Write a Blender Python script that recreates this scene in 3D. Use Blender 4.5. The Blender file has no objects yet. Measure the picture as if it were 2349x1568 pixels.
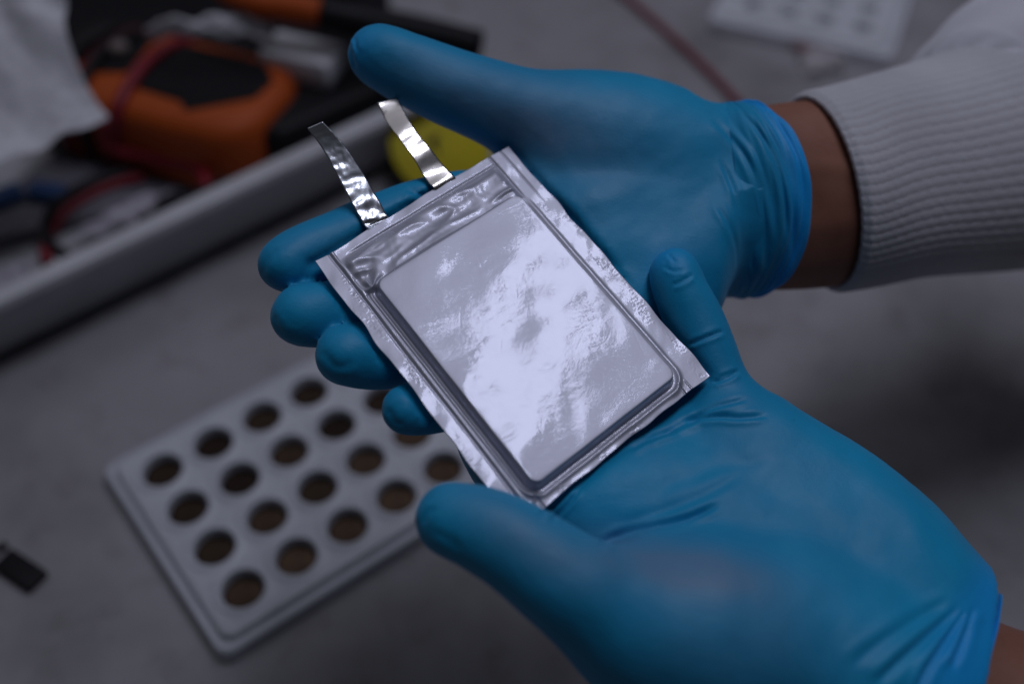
import bpy, bmesh, math, random
import numpy as np
from mathutils import Vector, Matrix

# ------------------------------------------------------------------ camera, light, exposure
SC = bpy.context.scene
FPX = 2550.0                       # focal length in units of a 2349 px wide frame
CX, CY = 1174.5, 784.0
CAM_H = 0.455
TILT = math.radians(42.7)          # camera pitch from straight down

cam = bpy.data.cameras.new("camera")
cam.sensor_width = 36.0
cam.lens = 36.0 * FPX / 2349.0
cam.clip_start = 0.01
cam.clip_end = 20.0
cam.dof.use_dof = True
cam.dof.focus_distance = 0.335
cam.dof.aperture_fstop = 4.2
cam_ob = bpy.data.objects.new("camera", cam)
SC.collection.objects.link(cam_ob)
cam_ob.location = (0, 0, CAM_H)
cam_ob.rotation_euler = (TILT, 0, 0)
SC.camera = cam_ob

world = bpy.data.worlds.new("World")
SC.world = world
world.use_nodes = True
bg = world.node_tree.nodes["Background"]
bg.inputs[0].default_value = (0.86, 0.87, 1.0, 1)
bg.inputs[1].default_value = 0.02

def area_lamp(name, loc, target, sx, sy, energy, col, spread=180):
    l = bpy.data.lights.new(name, 'AREA')
    l.shape = 'RECTANGLE'; l.size = sx; l.size_y = sy
    l.energy = energy; l.color = col; l.spread = math.radians(spread)
    o = bpy.data.objects.new(name, l)
    SC.collection.objects.link(o)
    o.location = loc
    d = Vector(target) - Vector(loc)
    o.rotation_euler = d.to_track_quat('-Z', 'Y').to_euler()
    return o
def ceiling_panel(name, x, y, z, sx, sy, rot, radiance, col):
    o = area_lamp(name, (x, y, z), (x, y, 0), sx, sy, math.pi * sx * sy * radiance, col)
    o.rotation_euler = (0, 0, math.radians(rot))
    return o
ceiling_panel("ceiling_lamp", -0.60, 1.35, 1.75, 2.8, 2.0, 0, 0.30, (0.86, 0.87, 1.0))
ceiling_panel("strip_lamp", 0.43, 0.68, 1.70, 0.20, 1.10, -25.5, 11.5, (0.82, 0.83, 1.0))

vs = SC.view_settings
vs.view_transform = 'Standard'
vs.look = 'None'
vs.exposure = 0.0
vs.gamma = 1.0
vs.use_curve_mapping = False

# ------------------------------------------------------------------ coordinate helpers
CT, ST = math.cos(TILT), math.sin(TILT)
def cam2world(p):
    """camera space millimetres (x right, y up, -z forward) -> world metres"""
    p = np.asarray(p, float) * 0.001
    x, y, z = p[..., 0], p[..., 1], p[..., 2]
    return np.stack([x, y * CT - z * ST, y * ST + z * CT + CAM_H], -1)
def pix(u, v, d):
    u = np.asarray(u, float); v = np.asarray(v, float); d = np.asarray(d, float)
    return np.stack([(u - CX) / FPX * d, -(v - CY) / FPX * d, -d], -1)
def on_plane(u, v, z):
    """a point of the horizontal plane at height z (m)"""
    r = cam2world(pix(u, v, 1000.0)) - np.array([0, 0, CAM_H])
    t = (z - CAM_H) / r[2]
    return np.array([0, 0, CAM_H]) + r * t
# plane of the pouch cell (camera mm): corners
P_TL = np.array([-58.922, 23.960, -332.049]); P_TR = np.array([-1.356, 64.070, -363.872])
P_BL = np.array([1.706, -50.0, -300.0])
E1 = (P_TR - P_TL); W_CELL = np.linalg.norm(E1); E1 = E1 / W_CELL
E2 = (P_BL - P_TL); L_CELL = np.linalg.norm(E2); E2 = E2 / L_CELL
NC = np.cross(E2, E1); NC /= np.linalg.norm(NC)
def depth_cell(u, v):
    r = pix(u, v, 1.0)
    return (P_TL @ NC) / (r @ NC)
def W(u, v, off):
    return pix(u, v, depth_cell(u, v) + off)

# ------------------------------------------------------------------ object helpers
def root(name, loc, label, cat, group=None):
    o = bpy.data.objects.new(name, None)
    o.empty_display_size = 0.02
    SC.collection.objects.link(o)
    o.location = loc
    o["label"] = label; o["category"] = cat
    if group: o["group"] = group
    return o
def tag(o, label=None, cat=None, group=None, kind=None):
    if label: o["label"] = label
    if cat: o["category"] = cat
    if group: o["group"] = group
    if kind: o["kind"] = kind
    return o
def top_of(o):
    while o.parent: o = o.parent
    return o
def mk(name, verts, faces, mat, parent=None, smooth=True, loc=None):
    """verts in world metres"""
    verts = np.asarray(verts, float)
    base = np.array(top_of(parent).location) if parent else (np.array(loc) if loc is not None else np.zeros(3))
    me = bpy.data.meshes.new(name)
    co = verts - base
    if isinstance(faces, np.ndarray):
        n, k = faces.shape
        me.vertices.add(len(co)); me.vertices.foreach_set("co", co.astype(np.float32).ravel())
        me.loops.add(n * k); me.loops.foreach_set("vertex_index", faces.astype(np.int32).ravel())
        me.polygons.add(n); me.polygons.foreach_set("loop_start", np.arange(0, n * k, k, dtype=np.int32))
        me.update(calc_edges=True)
    else:
        me.from_pydata(co.tolist(), [], [list(map(int, f)) for f in faces])
    if smooth:
        me.polygons.foreach_set("use_smooth", [True] * len(me.polygons))
    me.update()
    o = bpy.data.objects.new(name, me)
    SC.collection.objects.link(o)
    if mat: me.materials.append(mat)
    if parent: o.parent = parent
    elif loc is not None: o.location = loc
    return o
def bevel(o, w, seg=3, angle=40):
    m = o.modifiers.new("bevel", 'BEVEL'); m.width = w; m.segments = seg
    m.limit_method = 'ANGLE'; m.angle_limit = math.radians(angle)
    return o
class MB:
    def __init__(s): s.v = []; s.f = []
    def add(s, v, f):
        b = len(s.v)
        s.v += [tuple(p) for p in np.asarray(v, float)]
        s.f += [tuple(int(i) + b for i in q) for q in f]
        return s
def grid_faces(nu, nv, close_u=False):
    a = np.arange(nu if close_u else nu - 1)[:, None]; b = (a + 1) % nu
    j = np.arange(nv - 1)[None, :]
    return np.stack([a * nv + j, b * nv + j, b * nv + j + 1, a * nv + j + 1], -1).reshape(-1, 4)
def sheet_rim(n, m, flip=False):
    """side faces between a grid sheet and its copy placed n*m vertices later"""
    ids = np.arange(n * m).reshape(n, m)
    lp = np.concatenate([ids[:, 0], ids[-1, 1:], ids[-2::-1, -1], ids[0, -2:0:-1]])
    a, b = lp, np.roll(lp, -1)
    if flip: a, b = b, a
    return np.stack([a, b, n * m + b, n * m + a], 1)
def catmull(pts, n):
    pts = np.asarray(pts, float)
    P = np.vstack([2 * pts[0] - pts[1], pts, 2 * pts[-1] - pts[-2]])
    out = []
    for i in range(1, len(P) - 2):
        p0, p1, p2, p3 = P[i - 1], P[i], P[i + 1], P[i + 2]
        for k in range(n):
            t = k / n
            out.append(0.5 * ((2 * p1) + (-p0 + p2) * t + (2 * p0 - 5 * p1 + 4 * p2 - p3) * t * t + (-p0 + 3 * p1 - 3 * p2 + p3) * t ** 3))
    out.append(P[-2])
    return np.array(out)
def tube(pts, r, nseg=10, sub=6, cap=True):
    """round tube along a smooth path, any units"""
    c = catmull(pts, sub) if sub > 1 else np.asarray(pts, float)
    n = len(c)
    t = np.gradient(c, axis=0); t /= np.linalg.norm(t, axis=1)[:, None] + 1e-12
    up = np.array([0.13, 0.2, 1.0])
    v = []
    a = np.cross(t[0], up); a /= np.linalg.norm(a)
    for i in range(n):
        a = a - t[i] * (a @ t[i]); a /= np.linalg.norm(a)
        b = np.cross(t[i], a)
        rr = r if np.isscalar(r) else r[min(i, len(r) - 1)]
        for k in range(nseg):
            th = 2 * math.pi * k / nseg
            v.append(c[i] + rr * (math.cos(th) * a + math.sin(th) * b))
    f = []
    for i in range(n - 1):
        for k in range(nseg):
            k2 = (k + 1) % nseg
            f.append((i * nseg + k, i * nseg + k2, (i + 1) * nseg + k2, (i + 1) * nseg + k))
    if cap:
        f.append(tuple(range(nseg))[::-1]); f.append(tuple((n - 1) * nseg + k for k in range(nseg)))
    return np.array(v), f
def waves(seed, n, lam, aniso=(1.0, 1.0), spread=0.35):
    """smooth random field of about unit deviation: sum of random plane waves"""
    rg = np.random.RandomState(seed)
    k = 2 * math.pi / lam * (1 + spread * rg.randn(n))
    th = rg.rand(n) * math.pi
    kx, ky = k * np.cos(th) / aniso[0], k * np.sin(th) / aniso[1]
    ph = rg.rand(n) * 2 * math.pi
    def fn(x, y):
        s = np.zeros(np.broadcast(x, y).shape)
        for i in range(n): s += np.sin(kx[i] * x + ky[i] * y + ph[i])
        return s * math.sqrt(2.0 / n)
    return fn
def sstep(a, b, x):
    t = np.clip((x - a) / (b - a), 0, 1)
    return t * t * (3 - 2 * t)

# ------------------------------------------------------------------ materials
def mat(name, col, rough=0.5, metal=0.0, spec=0.5, **kw):
    m = bpy.data.materials.new(name); m.use_nodes = True
    b = m.node_tree.nodes["Principled BSDF"]
    b.inputs["Base Color"].default_value = (*col, 1)
    b.inputs["Roughness"].default_value = rough
    b.inputs["Metallic"].default_value = metal
    b.inputs["Specular IOR Level"].default_value = spec
    for k, v in kw.items():
        b.inputs[k.replace("_", " ")].default_value = v
    return m
class NT:
    def __init__(s, m):
        s.t = m.node_tree; s.b = s.t.nodes["Principled BSDF"]
        s.tc = s.t.nodes.new("ShaderNodeTexCoord")
    def n(s, kind, **kw):
        x = s.t.nodes.new(kind)
        for k, v in kw.items(): setattr(x, k, v)
        return x
    def l(s, a, b): s.t.links.new(a, b)
    def noise(s, scale, detail=3, rough=0.5, coord="Object", vec=None, dist=0.0):
        x = s.n("ShaderNodeTexNoise")
        x.inputs["Scale"].default_value = scale; x.inputs["Detail"].default_value = detail
        x.inputs["Roughness"].default_value = rough; x.inputs["Distortion"].default_value = dist
        s.l(vec if vec else s.tc.outputs[coord], x.inputs["Vector"])
        return x.outputs["Fac"]
    def ramp(s, fac, stops):
        x = s.n("ShaderNodeValToRGB")
        while len(x.color_ramp.elements) < len(stops): x.color_ramp.elements.new(0.5)
        for e, (p, c) in zip(x.color_ramp.elements, stops):
            e.position = p; e.color = (*c, 1) if len(c) == 3 else c
        s.l(fac, x.inputs[0]); return x.outputs[0]
    def mix(s, fac, a, b):
        x = s.n("ShaderNodeMix", data_type='RGBA')
        for sock, val in ((x.inputs[0], fac), (x.inputs[6], a), (x.inputs[7], b)):
            if hasattr(val, "links"): s.l(val, sock)
            elif isinstance(val, (int, float)): sock.default_value = val
            else: sock.default_value = (*val, 1)
        return x.outputs[2]
    def bump(s, h, strength, dist, normal=None):
        x = s.n("ShaderNodeBump")
        x.inputs["Strength"].default_value = strength; x.inputs["Distance"].default_value = dist
        s.l(h, x.inputs["Height"])
        if normal: s.l(normal, x.inputs["Normal"])
        return x.outputs[0]
    def attr(s, name):
        x = s.n("ShaderNodeAttribute"); x.attribute_name = name
        return x.outputs["Fac"]

def m_table():
    m = mat("table_laminate", (0.27, 0.265, 0.275), 0.55, spec=0.3); t = NT(m)
    a = t.noise(9, 4, 0.6); b = t.noise(38, 4, 0.65); c = t.noise(420, 2)
    col = t.ramp(a, [(0.30, (0.19, 0.185, 0.195)), (0.52, (0.28, 0.275, 0.295)), (0.75, (0.325, 0.32, 0.345))])
    st = t.ramp(b, [(0.28, (0.5, 0.45, 0.42)), (0.46, (1, 1, 1))])
    mm = t.n("ShaderNodeMix", data_type='RGBA', blend_type='MULTIPLY')
    mm.inputs[0].default_value = 0.45
    t.l(col, mm.inputs[6]); t.l(st, mm.inputs[7])
    t.l(mm.outputs[2], t.b.inputs["Base Color"])
    t.l(t.bump(c, 0.15, 0.0004), t.b.inputs["Normal"])
    return m
def m_plastic(name, col, rough=0.45, var=0.12, spec=0.4):
    m = mat(name, col, rough, spec=spec); t = NT(m)
    c = np.array(col)
    a = t.noise(30, 4, 0.6)
    t.l(t.ramp(a, [(0.3, tuple(c * (1 - var))), (0.7, tuple(c * (1 + var * 0.5)))]), t.b.inputs["Base Color"])
    h = t.noise(900, 2)
    t.l(t.bump(h, 0.12, 0.0003), t.b.inputs["Normal"])
    return m
def m_glove():
    m = mat("blue_nitrile", (0.008, 0.13, 0.30), 0.5, spec=0.32); t = NT(m)
    loose = (0.005, 0.325, 0.60); base = (0.007, 0.26, 0.50); thin = (0.105, 0.24, 0.40); cuff = (0.004, 0.33, 0.80)
    n1 = t.noise(22, 3, 0.6)
    c0 = t.mix(t.ramp(n1, [(0.35, (0, 0, 0)), (0.7, (1, 1, 1))]), base, loose)
    st = t.n("ShaderNodeMath", operation='MULTIPLY_ADD')
    n2 = t.noise(60, 4, 0.65)
    t.l(n2, st.inputs[0]); st.inputs[1].default_value = 1.1; st.inputs[2].default_value = 0.45
    s2 = t.n("ShaderNodeMath", operation='MULTIPLY', use_clamp=True)
    t.l(st.outputs[0], s2.inputs[0]); t.l(t.attr("stretch"), s2.inputs[1])
    c1 = t.mix(s2.outputs[0], c0, thin)
    c2 = t.mix(t.attr("bunch"), c1, cuff)
    # tiny dark specks
    v = t.n("ShaderNodeTexVoronoi"); v.inputs["Scale"].default_value = 260
    t.l(t.tc.outputs["Object"], v.inputs["Vector"])
    sp = t.ramp(v.outputs["Distance"], [(0.03, (0.45, 0.45, 0.45)), (0.10, (1, 1, 1))])
    gate = t.ramp(t.noise(35, 2), [(0.55, (0, 0, 0)), (0.68, (0.6, 0.6, 0.6))])
    mm = t.n("ShaderNodeMix", data_type='RGBA', blend_type='MULTIPLY')
    t.l(gate, mm.inputs[0]); t.l(c2, mm.inputs[6]); t.l(sp, mm.inputs[7])
    t.l(mm.outputs[2], t.b.inputs["Base Color"])
    g1 = t.noise(1500, 3, 0.6); g2 = t.noise(240, 3, 0.6)
    nb = t.bump(g1, 0.25, 0.00025)
    nb = t.bump(g2, 0.14, 0.0007, nb)
    mp = t.n("ShaderNodeMapping"); mp.inputs["Rotation"].default_value = (0.3, 0.5, 0.9); mp.inputs["Scale"].default_value = (1.0, 5.0, 1.6)
    t.l(t.tc.outputs["Object"], mp.inputs[0])
    wr = t.noise(95, 3, 0.55, vec=mp.outputs[0], dist=0.6)
    gm = t.n("ShaderNodeMath", operation='MULTIPLY')
    t.l(wr, gm.inputs[0]); t.l(t.ramp(t.noise(26, 2), [(0.42, (0, 0, 0)), (0.66, (1, 1, 1))]), gm.inputs[1])
    nb = t.bump(gm.outputs[0], 0.10, 0.0008, nb)
    t.l(nb, t.b.inputs["Normal"])
    t.l(t.ramp(n2, [(0.3, (0.44,) * 3), (0.7, (0.56,) * 3)]), t.b.inputs["Roughness"])
    t.b.inputs["Sheen Weight"].default_value = 0.25
    t.b.inputs["Sheen Roughness"].default_value = 0.5
    t.b.inputs["Sheen Tint"].default_value = (0.25, 0.6, 0.9, 1)
    return m
def m_skin():
    m = mat("brown_skin", (0.115, 0.052, 0.036), 0.5, spec=0.35); t = NT(m)
    a = t.noise(45, 4, 0.6)
    t.l(t.ramp(a, [(0.3, (0.215, 0.090, 0.058)), (0.7, (0.30, 0.135, 0.092))]), t.b.inputs["Base Color"])
    h = t.noise(1100, 3, 0.6)
    t.l(t.bump(h, 0.3, 0.0004), t.b.inputs["Normal"])
    t.b.inputs["Subsurface Weight"].default_value = 0.08
    t.b.inputs["Subsurface Radius"].default_value = (0.004, 0.0015, 0.001)
    return m
def m_foil(name, col, r_sharp, r_soft, soft=0.5, bump=1.0, metal2=1.0):
    m = mat(name, col, r_sharp, 1.0); t = NT(m)
    p2 = t.n("ShaderNodeBsdfPrincipled")
    p2.inputs["Base Color"].default_value = (*col, 1); p2.inputs["Metallic"].default_value = metal2
    p2.inputs["Roughness"].default_value = r_soft
    fine = t.noise(700, 4, 0.65); mid = t.noise(130, 3, 0.55)
    sv = t.n("ShaderNodeMapping"); sv.inputs["Scale"].default_value = (1.0, 8.0, 3.0)
    sv.inputs["Rotation"].default_value = (0.4, 0.2, 0.7)
    t.l(t.tc.outputs["Object"], sv.inputs[0])
    scr = t.noise(220, 2, 0.5, vec=sv.outputs[0])
    nb = t.bump(fine, 0.06 * bump, 0.0004)
    nb = t.bump(mid, 0.03 * bump, 0.0010, nb)
    nb = t.bump(t.ramp(scr, [(0.66, (0, 0, 0)), (0.70, (1, 1, 1))]), 0.05 * bump, 0.0004, nb)
    t.l(nb, t.b.inputs["Normal"]); t.l(nb, p2.inputs["Normal"])
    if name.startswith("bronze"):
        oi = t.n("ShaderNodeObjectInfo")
        pat = t.mix(t.ramp(t.noise(90, 3), [(0.35, (0, 0, 0)), (0.75, (0.7, 0.7, 0.7))]), oi.outputs["Color"], (0.012, 0.010, 0.010))  # object colour carries the painted reflection tone, noise mottles it with dark patina
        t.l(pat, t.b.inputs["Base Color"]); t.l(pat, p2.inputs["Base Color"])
    ms = t.n("ShaderNodeMixShader"); ms.inputs[0].default_value = soft
    out = [x for x in t.t.nodes if x.type == 'OUTPUT_MATERIAL'][0]
    t.l(t.b.outputs[0], ms.inputs[1]); t.l(p2.outputs[0], ms.inputs[2]); t.l(ms.outputs[0], out.inputs[0])
    return m
def m_knit():
    m = mat("white_knit", (0.36, 0.36, 0.40), 0.9, spec=0.1); t = NT(m)
    uv = t.n("ShaderNodeUVMap"); uv.uv_map = "UVMap"
    w1 = t.n("ShaderNodeTexWave", wave_type='BANDS', bands_direction='X', wave_profile='SIN')
    w1.inputs["Scale"].default_value = 30.0; w1.inputs["Distortion"].default_value = 1.2; w1.inputs["Detail"].default_value = 2
    t.l(uv.outputs[0], w1.inputs[0])
    h = t.noise(900, 3, 0.7)
    nb = t.bump(w1.outputs["Fac"], 0.35, 0.0006)
    nb = t.bump(h, 0.5, 0.0006, nb)
    t.l(nb, t.b.inputs["Normal"])
    a = t.noise(25, 3)
    t.l(t.ramp(a, [(0.3, (0.50, 0.505, 0.54)), (0.7, (0.60, 0.605, 0.645))]), t.b.inputs["Base Color"])
    t.b.inputs["Sheen Weight"].default_value = 0.15
    return m
def m_cloth(name, col):
    m = mat(name, col, 0.9, spec=0.1); t = NT(m)
    v = t.noise(1400, 2, 0.7)
    t.l(t.bump(v, 0.4, 0.0005), t.b.inputs["Normal"])
    return m

M_TABLE = m_table()
M_GLOVE = m_glove(); M_SKIN = m_skin(); M_KNIT = m_knit()
M_COAT = m_cloth("lab_coat_cotton", (0.58, 0.58, 0.64))
M_FOIL = m_foil("laminate_foil", (0.465, 0.48, 0.565), 0.04, 0.50, 0.942, 1.0, 0.5)
M_NICKEL = m_foil("nickel_tab", (0.72, 0.69, 0.66), 0.12, 0.3, 0.25, 0.5)
M_ALU = m_foil("aluminium_tab", (0.66, 0.70, 0.76), 0.16, 0.38, 0.45, 1.4)
M_TRAY = m_plastic("white_tray_plastic", (0.50, 0.52, 0.57), 0.42)
M_PLATE = m_plastic("white_plate_plastic", (0.55, 0.57, 0.62), 0.45)
M_BIN = m_plastic("grey_white_bin_plastic", (0.52, 0.53, 0.56), 0.42)
M_BLACK = m_plastic("black_plastic", (0.009, 0.009, 0.011), 0.5, spec=0.15)
M_ORANGE = m_plastic("orange_rubber", (0.40, 0.070, 0.010), 0.55, spec=0.25)
M_RED = m_plastic("red_wire", (0.20, 0.010, 0.020), 0.5)
M_WIREBLK = m_plastic("black_wire", (0.012, 0.011, 0.013), 0.5, spec=0.2)
M_PAPER = m_plastic("white_paper", (0.64, 0.65, 0.69), 0.8, spec=0.1)
M_YELLOW = m_plastic("yellow_sticker", (0.50, 0.42, 0.02), 0.6, spec=0.2)
M_PINK = m_plastic("pink_rubber", (0.33, 0.03, 0.09), 0.5)
M_BLUE = m_plastic("blue_plastic", (0.008, 0.05, 0.16), 0.5)
M_GREY = m_plastic("grey_knob", (0.16, 0.13, 0.12), 0.5)
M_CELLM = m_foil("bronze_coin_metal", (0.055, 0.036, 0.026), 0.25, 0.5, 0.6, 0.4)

# ------------------------------------------------------------------ table
def build_table():
    n = 2
    v = [(-2.5, -1.0, 0), (2.5, -1.0, 0), (2.5, 3.5, 0), (-2.5, 3.5, 0)]
    o = mk("table_top", v, [(0, 1, 2, 3)], M_TABLE)
    tag(o, kind="structure")
    return o
build_table()

# rounded rectangle loops, stacked
def rrect(hx, hy, r, n=6):
    r = min(r, hx - 1e-4, hy - 1e-4)
    p = []
    for (sx, sy, a0) in ((1, 1, 0), (-1, 1, 90), (-1, -1, 180), (1, -1, 270)):
        for k in range(n + 1):
            a = math.radians(a0 + 90 * k / n)
            p.append((sx * (hx - r) + r * math.cos(a), sy * (hy - r) + r * math.sin(a)))
    return np.array(p)
def stack(levels, hx, hy, r, n=6, cap0=True, cap1=True):
    """levels: (grow, z). Loops of a rounded rectangle grown by that much; returns local verts, faces"""
    v = []; f = []
    m = 4 * (n + 1)
    for g, z in levels:
        lp = rrect(hx + g, hy + g, max(r + g, 0.0005), n)
        v += [(x, y, z) for x, y in lp]
    for i in range(len(levels) - 1):
        for k in range(m):
            k2 = (k + 1) % m
            f.append((i * m + k, i * m + k2, (i + 1) * m + k2, (i + 1) * m + k))
    if cap0: f.append(tuple(range(m))[::-1])
    if cap1: f.append(tuple((len(levels) - 1) * m + k for k in range(m)))
    return np.array(v, float), f
def frame2(o, ex, z0=0.0):
    """local (x,y,z) -> world, x axis along ex (horizontal)"""
    ex = np.array([ex[0], ex[1], 0.0]); ex /= np.linalg.norm(ex)
    ey = np.array([-ex[1], ex[0], 0.0])
    o = np.array([o[0], o[1], z0])
    def tr(p):
        p = np.asarray(p, float)
        return o + p[:, :1] * ex + p[:, 1:2] * ey + p[:, 2:3] * np.array([0, 0, 1.0])
    return tr

# ------------------------------------------------------------------ coin cell tray
def tray_frame():
    # well centres of the grid lie on the tray's top plane
    z = 0.0105
    p00 = on_plane(372, 1078, z); p30 = on_plane(710, 897, z); p03 = on_plane(540, 1356, z)
    ea = (p30 - p00) / 3; eb = (p03 - p00) / 3
    return p00, ea, eb, z
def well_plate(na, nb, pitch, rad, depth, border, z, corner, notch=True, seg=32):
    """top plate with round wells, local coords, grid origin at well (0,0)"""
    m = MB()
    hx, hy = (na * pitch) / 2, (nb * pitch) / 2
    cx, cy = (na - 1) * pitch / 2, (nb - 1) * pitch / 2
    q = seg // 4
    sq = []
    for k in range(seg):
        a = 2 * math.pi * (k + 0.5) / seg - math.pi / 4
        c, s = math.cos(a), math.sin(a); mx = max(abs(c), abs(s))
        sq.append((c / mx * pitch / 2, s / mx * pitch / 2))
    # include exact corners
    ang = [math.atan2(y, x) for x, y in sq]
    for i in range(na):
        for j in range(nb):
            ox, oy = i * pitch, j * pitch
            rings = [[(ox + x, oy + y, z) for x, y in sq]]
            for rr, zz in ((rad + 0.0026, z), (rad + 0.0020, z + 0.0007), (rad + 0.0008, z + 0.0007), (rad + 0.0003, z + 0.0002), (rad, z - 0.0012), (rad - 0.0004, z - depth), (rad * 0.6, z - depth - 0.0004)):
                rings.append([(ox + rr * math.cos(a), oy + rr * math.sin(a), zz) for a in ang])
            v = [p for r in rings for p in r]
            f = []
            for r in range(len(rings) - 1):
                for k in range(seg):
                    k2 = (k + 1) % seg
                    f.append((r * seg + k, r * seg + k2, (r + 1) * seg + k2, (r + 1) * seg + k))
            f.append(tuple((len(rings) - 1) * seg + k for k in range(seg)))
            m.add(v, f)
            # the four little corner triangles left by the square sampling
            for sx, sy in ((1, 1), (-1, 1), (-1, -1), (1, -1)):
                near = sorted(range(seg), key=lambda k: -(sx * sq[k][0] + sy * sq[k][1]))[:2]
                tri = [(ox + sx * pitch / 2, oy + sy * pitch / 2, z)] + [(ox + sq[k][0], oy + sq[k][1], z) for k in near]
                m.add(tri, [(0, 1, 2)])
            if notch:
                pts = [(ox + rad * 1.32 * math.cos(a), oy + rad * 1.32 * math.sin(a), z + 0.0001) for a in np.radians(np.linspace(120, 215, 9))]
                m.add(*tube(pts, 0.0008, 8, 2))
    # border: inner rectangle to the rounded outer edge, a step down and the skirt
    n = 6
    lev = [(0, z), (border * 0.45, z), (border * 0.52, z - 0.0006), (border * 0.58, z - 0.0030), (border * 0.66, z - 0.0036), (border * 0.93, z - 0.0036), (border * 0.96, z - 0.0028), (border, z - 0.0028), (border + 0.0008, z - 0.0034), (border + 0.0014, z - 0.0050), (border + 0.0020, 0.0005)]
    v = []; f = []
    mm = 4 * (n + 1)
    for li, (g, zz) in enumerate(lev):
        lp = rrect(hx + g, hy + g, 0.0002 if li == 0 else corner * min(1, 0.35 + g / border), n)
        v += [(cx + x, cy + y, zz) for x, y in lp]
    for i in range(len(lev) - 1):
        for k in range(mm):
            k2 = (k + 1) % mm
            f.append((i * mm + k, (i + 1) * mm + k, (i + 1) * mm + k2, i * mm + k2))
    m.add(v, f)
    return m
def lathe(prof, seg=28):
    v = []; f = []
    for r, z in prof:
        for k in range(seg):
            a = 2 * math.pi * k / seg
            v.append((r * math.cos(a), r * math.sin(a), z))
    for i in range(len(prof) - 1):
        for k in range(seg):
            k2 = (k + 1) % seg
            f.append((i * seg + k, i * seg + k2, (i + 1) * seg + k2, (i + 1) * seg + k))
    f.append(tuple(range(seg))[::-1]); f.append(tuple((len(prof) - 1) * seg + k for k in range(seg)))
    return np.array(v), f
def build_tray():
    p00, ea, eb, z = tray_frame()
    pitch = (np.linalg.norm(ea) + np.linalg.norm(eb)) / 2
    R = pitch * 0.352
    ex = ea / np.linalg.norm(ea)
    # y axis of the tray runs away from the camera: rows are counted from the far edge
    org = p00
    tr = frame2(org, ex)
    na, nb = 6, 4
    m = well_plate(na, nb, pitch, R, 0.0072, pitch * 0.30, z, 0.007)
    loc = np.array(m.v)
    loc[:, 1] -= (nb - 1) * pitch       # so that rows go towards the camera
    base = tr(np.array([[(na - 1) * pitch / 2, -(nb - 1) * pitch / 2, 0]]))[0]
    base[2] = 0
    o = mk("coin_cell_tray", tr(loc), m.f, M_TRAY, None, True, loc=base)
    md = o.modifiers.new("es", 'EDGE_SPLIT'); md.split_angle = math.radians(50)
    tag(o, "white plastic tray with rows of round wells, near the left hand's thumb", "tray")
    rows = ["back row", "second row", "third row", "front row"]
    cols = ["first", "second", "third", "fourth", "fifth"]
    v, f = lathe([(R * 0.84, 0), (R * 0.95, 0.0004), (R * 0.955, 0.0028), (R * 0.90, 0.0032), (R * 0.84, 0.0032), (R * 0.82, 0.0034)], 32)
    me = None; rgc = np.random.RandomState(4)
    zz = z - 0.0072 - 0.0003
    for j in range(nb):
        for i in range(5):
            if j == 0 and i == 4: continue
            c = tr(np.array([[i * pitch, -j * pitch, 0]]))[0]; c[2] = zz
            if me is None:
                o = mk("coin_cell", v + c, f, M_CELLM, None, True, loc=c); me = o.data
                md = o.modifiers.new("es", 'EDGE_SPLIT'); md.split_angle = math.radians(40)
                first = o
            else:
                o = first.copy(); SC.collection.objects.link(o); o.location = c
            k = rgc.rand() * 0.5 + (0.0, 0.12, 0.35, 0.75)[j] + 0.05 * i  # reflections painted into the colour: back rows darker, front rows browner, plus random tone
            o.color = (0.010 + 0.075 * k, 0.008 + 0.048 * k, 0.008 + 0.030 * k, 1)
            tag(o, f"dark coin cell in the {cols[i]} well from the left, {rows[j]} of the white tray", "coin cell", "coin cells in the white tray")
build_tray()

# ------------------------------------------------------------------ the white bin with tools at the upper left
BZ = 0.050
def bin_frame():
    a = on_plane(0, 690, BZ); b = on_plane(930, 250, BZ)
    ex = (b - a); ex[2] = 0; ex /= np.linalg.norm(ex)
    corner = on_plane(1075, 182, BZ)
    return corner, ex
BIN_C, BIN_EX = bin_frame()
BIN_EY = np.array([-BIN_EX[1], BIN_EX[0], 0])
BIN_W, BIN_L = 0.34, 0.80
def build_bin():
    o = BIN_C - BIN_EX * BIN_L / 2 + BIN_EY * BIN_W / 2
    tr = frame2(o, BIN_EX)
    hx, hy = BIN_L / 2, BIN_W / 2
    lev = [(-0.030, 0.006), (-0.024, 0.0075), (-0.021, 0.011), (-0.0125, BZ - 0.003), (-0.0105, BZ - 0.0005), (-0.0085, BZ), (-0.001, BZ), (0.0004, BZ - 0.0006), (0.001, BZ - 0.002), (0.001, BZ - 0.0055), (0.0002, BZ - 0.0065), (-0.0055, BZ - 0.007), (-0.014, 0.009), (-0.016, 0.004), (-0.020, 0.002)]
    v, f = stack(lev, hx, hy, 0.028, 8)
    f = [q[::-1] for q in f]
    b = tr(np.array([[0, 0, 0]]))[0]; b[2] = 0
    ob = mk("storage_bin", tr(v), f, M_BIN, None, True, loc=b)
    md = ob.modifiers.new("es", 'EDGE_SPLIT'); md.split_angle = math.radians(35)
    tag(ob, "shallow white plastic bin full of tools behind the hands", "bin")
build_bin()
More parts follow.
